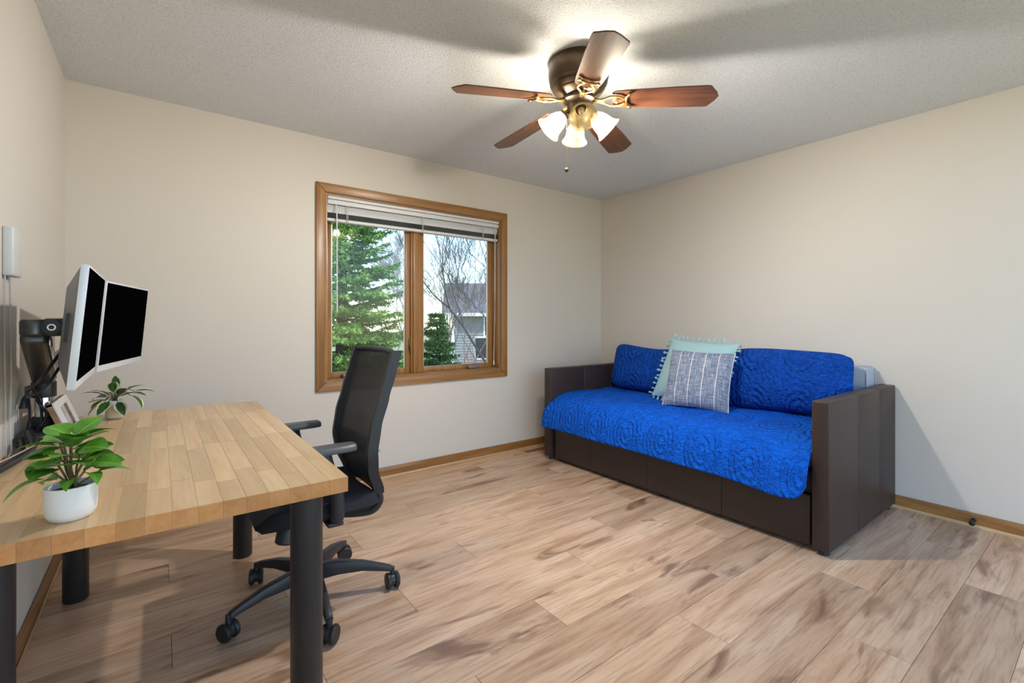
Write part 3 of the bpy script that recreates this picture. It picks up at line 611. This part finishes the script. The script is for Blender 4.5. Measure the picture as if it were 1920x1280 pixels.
# coverlet: v runs from the back over the top and down the front
prof = [(3.99, .553), (3.80, .556), (3.60, .560), (3.40, .562), (3.28, .560), (3.19, .553), (3.11, .538), (3.05, .513), (3.005, .478), (2.980, .435), (2.968, .39), (2.962, .34), (2.960, .286)]
pv = [Vector((x, 0, z)) for x, z in prof]; cpv = curve(pv, 5); dist = [0]
for a, b in zip(cpv, cpv[1:]): dist.append(dist[-1]+(b-a).length)
nu = 150; P = []; uv = []
for i in range(nu+1):
    u = i/nu; row = []
    for k, p in enumerate(cpv):
        f_ = max(0, min(1, (3.02-p.x)/.05)); y0 = -2.386-.004*f_; y1 = -.424+.036*f_; y = y0+(y1-y0)*u
        drop = max(0, (.55-p.z)/.26)
        wob = .006*math.sin(y*9+1.3)*drop+.010*math.sin(y*23)*drop*math.exp(-((u-.04)/.10)**2)
        hem = (.018*math.exp(-((u-.10)/.09)**2)-.010*u)*drop**2
        bul = -.014*math.exp(-((u-.06)/.10)**2)*drop
        puff = .004*math.sin(y*7+p.x*11)+.003*math.sin(y*17-p.x*23)
        crn = .07*max(0, 1-u/.028)**2*drop**2
        row.append((p.x+wob+bul-(.006 if drop > .1 else 0), y, p.z+puff*(1-drop)-hem*.8+crn)); uv.append((y, dist[k]))
    P.append(row)
cv = tag(link('coverlet', MB().grid(P).mesh('coverlet', smooth='all', uv=uv), 'quilt'), 'royal blue quilted coverlet draped over the daybed', 'coverlet')
md = cv.modifiers.new('thickness', 'SOLIDIFY'); md.thickness = .010; md.offset = 1
def cushion(name, label, cat, w, h, t, loc, rot, mat, group=None, pinch=.07, n=26, sag=0, pw=2.6, rnd=0):
    P1, P2, uv = [], [], []; top_, ph_ = (.018, loc[1]*2.0) if rnd else (0, 0)
    for sgn, P in ((1, P1), (-1, P2)):
        for i in range(n+1):
            row = []
            for j in range(n+1):
                u, v = 2*i/n-1, 2*j/n-1
                th = t/2*((1-abs(u)**pw)*(1-abs(v)**pw))**.55
                x = w/2*u*(1-pinch*(1-v*v)*abs(u)**3); z = h/2*v*(1-pinch*(1-u*u)*abs(v)**3)-sag*(1-u*u)*max(0, v)
                x *= math.sqrt(1-rnd*v**6*.5*u**4); z *= math.sqrt(1-rnd*u**6*.5*v**4); z += top_*max(0, v)*math.sin(u*2.2+ph_)
                wr = .004*math.sin(u*7+v*5)*math.sin(v*6-u*3)*(1-u*u)*(1-v*v)
                row.append((x, sgn*(th+wr), z)); uv.append((w/2*u, h/2*v))
            P.append(row if sgn > 0 else row)
    mb = MB().grid(P1); mb.grid([r[::-1] for r in P2])
    uv2 = uv[:(n+1)**2]; k = (n+1)**2
    for i in range(n+1): uv2 += [uv[k+i*(n+1)+j] for j in range(n, -1, -1)]
    o = thing(name, label, cat, loc, rot, group)
    c = link('cover', mb.mesh('cover', smooth='all', uv=uv2), mat, o); return o
# local cushion frame: X across, Y thickness, Z up.  facing -X world => rotate so local -Y -> -X : rot z = -90deg
def lean(deg, yaw=0, roll=0):
    return (Matrix.Rotation(R(-90+yaw), 3, 'Z') @ Matrix.Rotation(R(-deg), 3, 'X') @ Matrix.Rotation(R(roll), 3, 'Y')).to_euler()
bo_ = thing('bolster', 'pale grey linen box bolster against the wall behind the blue shams', 'bolster', (3.985, -1.415, .565))
part('bolster_cover', MB().box((-.082, -.955, 0), (.082, .955, .318)), 'bolster', bo_, bevel=.018, seg=3)
pp = MB()
for s in (-1, 1):
    for t_ in (-1, 1): pp.tube([(s*.0815, t_*.9545, .012), (s*.0815, t_*.9545, .306)], .004, 6)
part('piping', pp, 'bolster', bo_)
cushion('pillow_sham', 'royal blue quilted pillow sham beside the far arm of the daybed', 'pillow', .86, .40, .17, (3.780, -.868, .762), lean(14, 0, 1), 'sham', 'blue pillow shams', pinch=.03, pw=3.2, rnd=.42)
cushion('pillow_sham', 'royal blue quilted pillow sham next to the near arm of the daybed', 'pillow', .86, .42, .18, (3.765, -1.925, .770), lean(12, 0, -3), 'sham', 'blue pillow shams', pinch=.03, pw=3.2, rnd=.42)
aq = cushion('throw_cushion', 'pale aqua square cushion with tasselled edge behind the striped cushion', 'cushion', .56, .50, .15, (3.605, -1.375, .800), lean(28, 0, 3), 'aqua', 'throw cushions on the daybed', pinch=.05)
gr = cushion('throw_cushion', 'grey blue slub cushion with thin white stripes in front', 'cushion', .45, .43, .15, (3.440, -1.515, .760), lean(24, 18, 2), 'stripe', 'throw cushions on the daybed', pinch=.06)
tm = MB().lathe([(.002, 0), (.006, .004), (.005, .010), (.010, .028), (.007, .032)], 7, cap=False).mesh('tassel', smooth='all'); tm.materials.append(M['aqua'])
random.seed(3)
for sx, sz, ax in ((-1, 0, 'v'), (1, 0, 'v'), (0, 1, 'h'), (0, -1, 'h')):
    for k in range(13):
        u = -1+2*(k+.5)/13
        if ax == 'v': x, z = sx*.28*(1-.05*(1-u*u)), .25*u; d = Vector((sx, random.uniform(-.5, .5), random.uniform(-.6, .3)))
        else: x, z = .28*u, sz*.25*(1-.05*(1-u*u)); d = Vector((random.uniform(-.5, .5), random.uniform(-.5, .5), sz))
        o = link('tassel', tm, None, aq, (x, 0, z)); o.rotation_euler = d.to_track_quat('Z', 'Y').to_euler(); s = random.uniform(.8, 1.25); o.scale = (s, s, s)

# ------------------------------------------------------------------ ceiling fan
FX, FY = 2.038, -1.728
fan = thing('ceiling_fan', 'bronze ceiling fan with five walnut blades and four glass lights', 'ceiling fan', (FX, FY, H))
def fpart(name, mb, mat, parent=None, **k): return part(name, mb, mat, parent or fan, **k)   # built in fan space: z = 0 at the ceiling
fpart('housing', MB().lathe([(.142, 0), (.147, -.008), (.148, -.06), (.145, -.085), (.138, -.10), (.141, -.104), (.139, -.110), (.128, -.122), (.130, -.127), (.127, -.133), (.112, -.146), (.113, -.150), (.108, -.155), (.085, -.168), (.078, -.172)], 48, cap=False), 'bronze')
fpart('flywheel', MB().lathe([(.076, -.168), (.080, -.176), (.080, -.192), (.070, -.198), (.055, -.202), (.052, -.22)], 40), 'bronze')
fpart('light_hub', MB().lathe([(.050, -.205), (.056, -.212), (.054, -.235), (.046, -.262), (.048, -.268), (.044, -.285), (.028, -.302), (.010, -.308), (.004, -.318)], 36), 'bronze')
HZ, TZ, BR = -.182, -.238, .640            # blade height at hub, at tip, radius
drp = math.atan2(HZ-TZ, BR)
def blade_mesh():
    out = [(.165, .044), (.18, .056), (.24, .062), (.45, .070), (.585, .073), (.600, .070), (.612, .052), (.628, .030), (.640, .0)]
    L_ = [(x, y) for x, y in out]+[(x, -y) for x, y in out[-2::-1]]; n = len(L_)
    vs = [(x, y, .003) for x, y in L_]+[(x, y, -.003) for x, y in L_]
    return MB().add(vs, [tuple(range(n))[::-1], tuple(range(n, 2*n))]+[(i, (i+1) % n, n+(i+1) % n, n+i) for i in range(n)]).mesh('blade', smooth=True, bevel=.0015, seg=1)
def bracket_mesh():
    mb = MB()
    for s in (-1, 1): mb.tube(curve([(.070, s*.006, .0), (.12, s*.012, -.006), (.160, s*.034, -.008), (.200, s*.030, -.008), (.222, s*.018, -.008), (.236, s*.034, -.008), (.247, s*.046, -.007)], 5), .0055, 8)
    mb.tube([(.236, -.034, -.008), (.228, 0, -.008), (.236, .034, -.008)], .0050, 8); mb.tube([(.07, 0, 0), (.13, 0, -.004)], [.012, .006], 8)
    mb.lathe([(.010, -.006), (.010, 0), (.006, .004)], 14, Matrix.Translation((.185, 0, -.010)))
    for s in (-1, 1): mb.lathe([(.009, -.005), (.009, 0), (.005, .003)], 12, Matrix.Translation((.245, s*.044, -.008)))
    return mb.mesh('blade_bracket', smooth='all')
bm_, km_ = blade_mesh(), bracket_mesh(); bm_.materials.append(M['blade_wood']); km_.materials.append(M['brass'])
for k in range(5):
    a = R(20.45+72*k)
    o = link('blade', bm_, None, fan, (0, 0, HZ)); o.rotation_euler = (Matrix.Rotation(a, 3, 'Z') @ Matrix.Rotation(drp, 3, 'Y') @ Matrix.Rotation(R(-12), 3, 'X')).to_euler()
    link('bracket', km_, None, o, (0, 0, -.004))
SH = [(.024, 0), (.027, .006), (.029, .014), (.037, .026), (.044, .044), (.047, .064), (.050, .082), (.058, .098), (.067, .108), (.0655, .1085), (.056, .0985), (.048, .082), (.045, .064), (.042, .044), (.035, .027), (.026, .014)]
for k, (az, on) in enumerate(((143, 1), (233, 0), (323, 1), (53, 0))):
    d = Vector((math.cos(R(az)), math.sin(R(az)), 0)); ax = (d*.72+Vector((0, 0, -.70))).normalized(); neck = d*.072+Vector((0, 0, -.255))
    fpart('lamp_arm', MB().tube(curve([d*.035+Vector((0, 0, -.245)), d*.055+Vector((0, 0, -.238)), neck], 5), [.009]*11, 10).lathe([(.012, -.012), (.026, -.006), (.028, .008), (.026, .010)], 20, axis_to(neck, ax)), 'bronze')
    shp = SH
    s = fpart('lamp_shade', MB().lathe(shp, 36, axis_to(neck, ax), cap=False), 'alabaster', smooth='all')
    s['label'] = 'lit alabaster glass shade' if on else 'unlit alabaster glass shade'
    fpart('bulb_socket', MB().lathe([(.015, .0), (.016, .022), (.012, .024)], 16, axis_to(neck+ax*.004, ax)), 'brass', s)
    fpart('bulb', MB().lathe([(.010, .0), (.016, .010), (.026, .030), (.029, .046), (.024, .062), (.012, .071), (.002, .0735)] if on else [(.009, 0), (.012, .010), (.014, .022), (.010, .032), (.002, .036)], 20, axis_to(neck+ax*.026, ax)), 'bulb_on' if on else 'bulb_off', s, smooth='all')
ch_ = fpart('pull_chain', MB().tube([(-.046, .035, -.285), (-.046, .036, -.40), (-.046, .036, -.515)], .0011, 5), 'brass')
fpart('chain_fob', MB().lathe([(.002, .012), (.008, .006), (.010, 0), (.008, -.006), (.002, -.011)], 14, Matrix.Translation((-.046, .036, -.525))), 'bronze', ch_)

# ------------------------------------------------------------------ small fittings
ds = thing('door_stop', 'black rubber tipped door stop screwed into the right baseboard', 'door stop', (W-.013, -2.823, .045))
part('stop_shaft', MB().lathe([(.011, 0), (.011, .004), (.005, .006), (.005, .045)], 14, axis_to((0, 0, 0), (-1, 0, -.1))), 'black_metal', ds)
part('stop_tip', MB().lathe([(.006, .0), (.013, .003), (.013, .018), (.009, .022)], 16, axis_to((-.044, 0, -.0044), (-1, 0, -.1))), 'rubber', ds)
fv = thing('floor_vent', 'brown metal floor register beside the far end of the daybed', 'floor vent', (3.14, -.10, 0))
part('rim', MB().box((-.15, -.052, 0), (.15, -.040, .004)).box((-.15, .040, 0), (.15, .052, .004)).box((-.15, -.04, 0), (-.138, .04, .004)).box((.138, -.04, 0), (.15, .04, .004)), 'shoe_x', fv, smooth=False)
vm = MB().box((-.003, -.04, .0005), (.003, .04, .0035)).mesh('louvre')
vm.materials.append(M['frame_wood'])
for k in range(18): link('louvre', vm, None, fv, (-.13+k*.0153, 0, 0))

# ------------------------------------------------------------------ outdoors
GZ = -2.83
yard = struct(link('ground', boxm('ground', (-80, -80, GZ-.2), (120, 160, GZ)), 'grass'))
yard['label'] = 'spring lawn outside the window'
rd = struct(link('trim_1', boxm('trim_1', (-40, 44, GZ), (60, 47, GZ+.03)), 'path')); rd['label'] = 'pale path across the far lawn'
def conifer(label, loc, height, rad, nwh, mat, bark, seed, dens=1.0, first=.5):
    r_ = np.random.default_rng(seed); o = thing('spruce_tree' if mat == 'needle' else 'fir_tree', label, 'tree', loc)
    part('trunk', MB().tube([(0, 0, 0), (.02, 0, height*.5), (0, 0, height*.98)], [height*.022, height*.014, .01], 10), bark, o)
    V, Fc = [], []; bt = MB()
    for w in range(nwh):
        f_ = w/(nwh-1); z = first+(height-first)*f_**.93; rr = rad*(1-f_)**.85+.10
        nb = int(8+8*(1-f_))
        for b in range(nb):
            z = first+(height-first)*min(1, max(0, (w+r_.uniform(-.6, .6))/(nwh-1)))**.93
            a = 2*math.pi*(b+r_.random()*.7)/nb+w*.7; ln = rr*r_.uniform(.72, 1.12); sl = r_.uniform(-.32, .22)+.40*f_
            d = np.array([math.cos(a), math.sin(a), 0]); s = np.array([-d[1], d[0], 0])
            tip = lambda t: np.array([0, 0, z])+d*ln*t+np.array([0, 0, ln*(sl*t-.22*t*t+.20*t**3)])
            bt.tube([tuple(tip(0)), tuple(tip(.5)), tuple(tip(.95))], [.022*rr/rad+.006, .013, .004], 4, cap=False)
            nt = max(6, int(ln*17*dens))
            for k in range(nt):
                t = .12+.88*(k+r_.random())/nt; p = tip(t); sd = 1 if k % 2 else -1
                tl = (.10+.34*ln*(1-t)*.6+.05)*r_.uniform(.7, 1.2)
                td = d*r_.uniform(.4, .8)+s*sd*r_.uniform(.4, .9)+np.array([0, 0, r_.uniform(-.25, .18)]); td /= np.linalg.norm(td)
                nn = max(8, int(tl*85*dens))
                q = r_.random(nn)[:, None]; base = p+td*tl*q
                nd = td*.75+r_.normal(0, .55, (nn, 3)); nd /= np.linalg.norm(nd, axis=1)[:, None]
                L_ = r_.uniform(.07, .14, nn)[:, None]; sd_ = np.cross(nd, r_.normal(0, 1, (nn, 3))); sd_ /= np.linalg.norm(sd_, axis=1)[:, None]; wv = sd_*.017
                k0 = sum(len(x) for x in V); tri = np.stack([base-wv, base+wv, base+nd*L_], 1).reshape(-1, 3); V.append(tri)
    part('branches', bt, bark, o, smooth='all')
    V = np.concatenate(V); me = bpy.data.meshes.new('foliage'); n = len(V)
    me.vertices.add(n); me.vertices.foreach_set('co', V.astype(np.float32).ravel()); me.loops.add(n); me.loops.foreach_set('vertex_index', np.arange(n, dtype=np.int32))
    me.polygons.add(n//3); me.polygons.foreach_set('loop_start', np.arange(0, n, 3, dtype=np.int32)); me.update(calc_edges=True)
    fo = link('foliage', me, mat, o); fo['kind'] = 'stuff'; return o
def ray(px, py, t):
    F = Vector((math.sin(YAW), math.cos(YAW), 0)); Rr = Vector((math.cos(YAW), -math.sin(YAW), 0))
    return CAM+(F+Rr*((px-960)/876.81)+Vector((0, 0, 1))*((601.55-py)/876.81))*t
def on_ground(px, t): p = ray(px, 600, t); return (p.x, p.y, GZ)
conifer('tall bright green spruce filling the left window pane', on_ground(640, 11.5), 9.2, 2.3, 30, 'needle', 'spruce_bark', 4, 1.0)
conifer('small dark fir in the right window pane', on_ground(819, 13.0), 4.15, 1.0, 17, 'needle_dark', 'spruce_bark', 9, 1.1)
def bare(label, loc, height, seed, mat, levels=5, spread=.55, trunk=.10, nk=3, stems=1, minr=.008):
    r_ = random.Random(seed); o = thing('bare_tree', label, 'tree', loc, group='bare trees outside'); mb = MB(); tk = MB()
    def grow(p, d, ln, rad, lv, tgt):
        q = p; pts = [p]; dd = d.copy()
        for k in range(3):
            dd = (dd+Vector((r_.uniform(-.16, .16), r_.uniform(-.16, .16), r_.uniform(-.03, .10)))).normalized(); q = q+dd*ln/3; pts.append(q)
        tgt.tube(pts, [max(minr, rad*(1-.13*k)) for k in range(4)], 5 if lv > 2 else 3, cap=False)
        if lv == 0: return
        for k in range(nk+(lv < 3)):
            s = pts[1+min(2, k)] if k else pts[-1]
            ax = Vector((r_.uniform(-1, 1), r_.uniform(-1, 1), r_.uniform(-.2, .3))).normalized()
            nd = (dd+ax*spread*r_.uniform(.6, 1.35)+Vector((0, 0, .10))).normalized()
            grow(s, nd, ln*r_.uniform(.62, .82), max(minr, rad*.56), lv-1, mb)
    for s in range(stems): grow(Vector((s*.15, 0, 0)), Vector((r_.uniform(-.25, .25)*(stems > 1), r_.uniform(-.2, .2)*(stems > 1), 1)).normalized(), height*.33, trunk, levels, tk)
    part('trunk', tk, mat, o, smooth='all'); br = part('branches', mb, mat, o, smooth='all'); br['kind'] = 'stuff'
bare('grey bare tree with many upright limbs in the right pane', on_ground(822, 17), 7.2, 12, 'bark', 5, .48, .060, 3, 2, .006)
bare('bare tree reaching in from the right window edge', on_ground(935, 14.5), 8.2, 31, 'bark', 6, .60, .075, 3, 1, .006)
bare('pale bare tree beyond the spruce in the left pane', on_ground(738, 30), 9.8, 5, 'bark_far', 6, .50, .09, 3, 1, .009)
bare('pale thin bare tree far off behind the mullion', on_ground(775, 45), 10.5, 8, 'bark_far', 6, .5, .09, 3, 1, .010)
bare('thin bare tree in front of the grey house', on_ground(868, 22.5), 6.6, 44, 'bark', 5, .6, .05, 3, 2, .006)
# red twig shrub
sh = thing('red_shrub', 'red twigged shrub in front of the house', 'shrub', on_ground(910, 20)); mb = MB(); r_ = random.Random(2)
for k in range(70):
    a = r_.uniform(0, 6.28); e = r_.uniform(.2, 1.0); h = r_.uniform(1.6, 3.0); mb.tube([(.1*math.cos(a), .1*math.sin(a), 0), (e*.5*math.cos(a), e*.5*math.sin(a), h*.5), (e*math.cos(a+.2), e*math.sin(a+.2), h)], [.014, .011, .006], 3, cap=False)
part('twigs', mb, 'red_twig', sh, smooth='all')['kind'] = 'stuff'
# neighbour's house
hx0, hx1, hy0, hy1 = 13.72, 24.5, 20.0, 28.0; ez = 1.80
hs = thing('neighbour_house', 'grey sided neighbouring house with shingle roof', 'house', (hx0, hy0, GZ), (0, 0, R(-31))); ho = Vector(hs.location)
def hpart(name, mb, mat, parent=None, **k):
    mb.v = [tuple(Vector(v)-ho) for v in mb.v]; return part(name, mb, mat, parent or hs, smooth=False, **k)
hpart('wall', MB().box((hx0, hy0, GZ), (hx1, hy1, ez)), 'siding')
sd_ = MB(); z = GZ+.1
while z < ez-.05: sd_.add([(hx0-.01, hy0-.035, z), (hx1, hy0-.035, z), (hx1, hy0-.005, z+.155), (hx0-.01, hy0-.005, z+.155), (hx0-.01, hy0, z), (hx1, hy0, z)], [(0, 1, 2, 3), (4, 5, 1, 0)]); z += .155
hpart('siding_boards', sd_, 'siding')['kind'] = 'stuff'
hpart('corner_trim', MB().box((hx0-.03, hy0-.05, GZ), (hx0+.14, hy0, ez)), 'ext_trim')
ov = .55; ry = 24.2; rz = 3.55; tk_ = .12
rf = MB()
for y0, y1 in ((hy0-ov, ry), (hy1+ov, ry)):
    s = (rz-ez)/(ry-hy0); za = rz-abs(ry-y0)*s
    rf.add([(hx0-ov, y0, za), (hx1+ov, y0, za), (hx1+ov, y1, rz), (hx0-ov, y1, rz), (hx0-ov, y0, za+tk_), (hx1+ov, y0, za+tk_), (hx1+ov, y1, rz+tk_), (hx0-ov, y1, rz+tk_)], [(0, 3, 2, 1), (4, 5, 6, 7), (0, 1, 5, 4), (1, 2, 6, 5), (2, 3, 7, 6), (3, 0, 4, 7)])
hpart('roof', rf, 'shingle', fix=True)
hpart('fascia', MB().box((hx0-ov, hy0-ov-.04, ez-.36), (hx1+ov, hy0-ov, ez-.17)), 'ext_trim')
hpart('gable', MB().add([(hx0, hy0, ez), (hx0, hy1, ez), (hx0, ry, rz-.05)], [(0, 1, 2)]), 'siding')
for x0, z0, w_, h_ in ((15.05, -.95, .75, 1.15), (15.6, .35, .95, 1.05), (17.6, -.95, .8, 1.15)):
    wf = hpart('window', MB().box((x0-.09, hy0-.07, z0-.09), (x0+w_+.09, hy0-.03, z0+h_+.09)), 'ext_trim')
    hpart('pane', MB().box((x0, hy0-.08, z0), (x0+w_, hy0-.068, z0+h_)), 'ext_glass', wf)
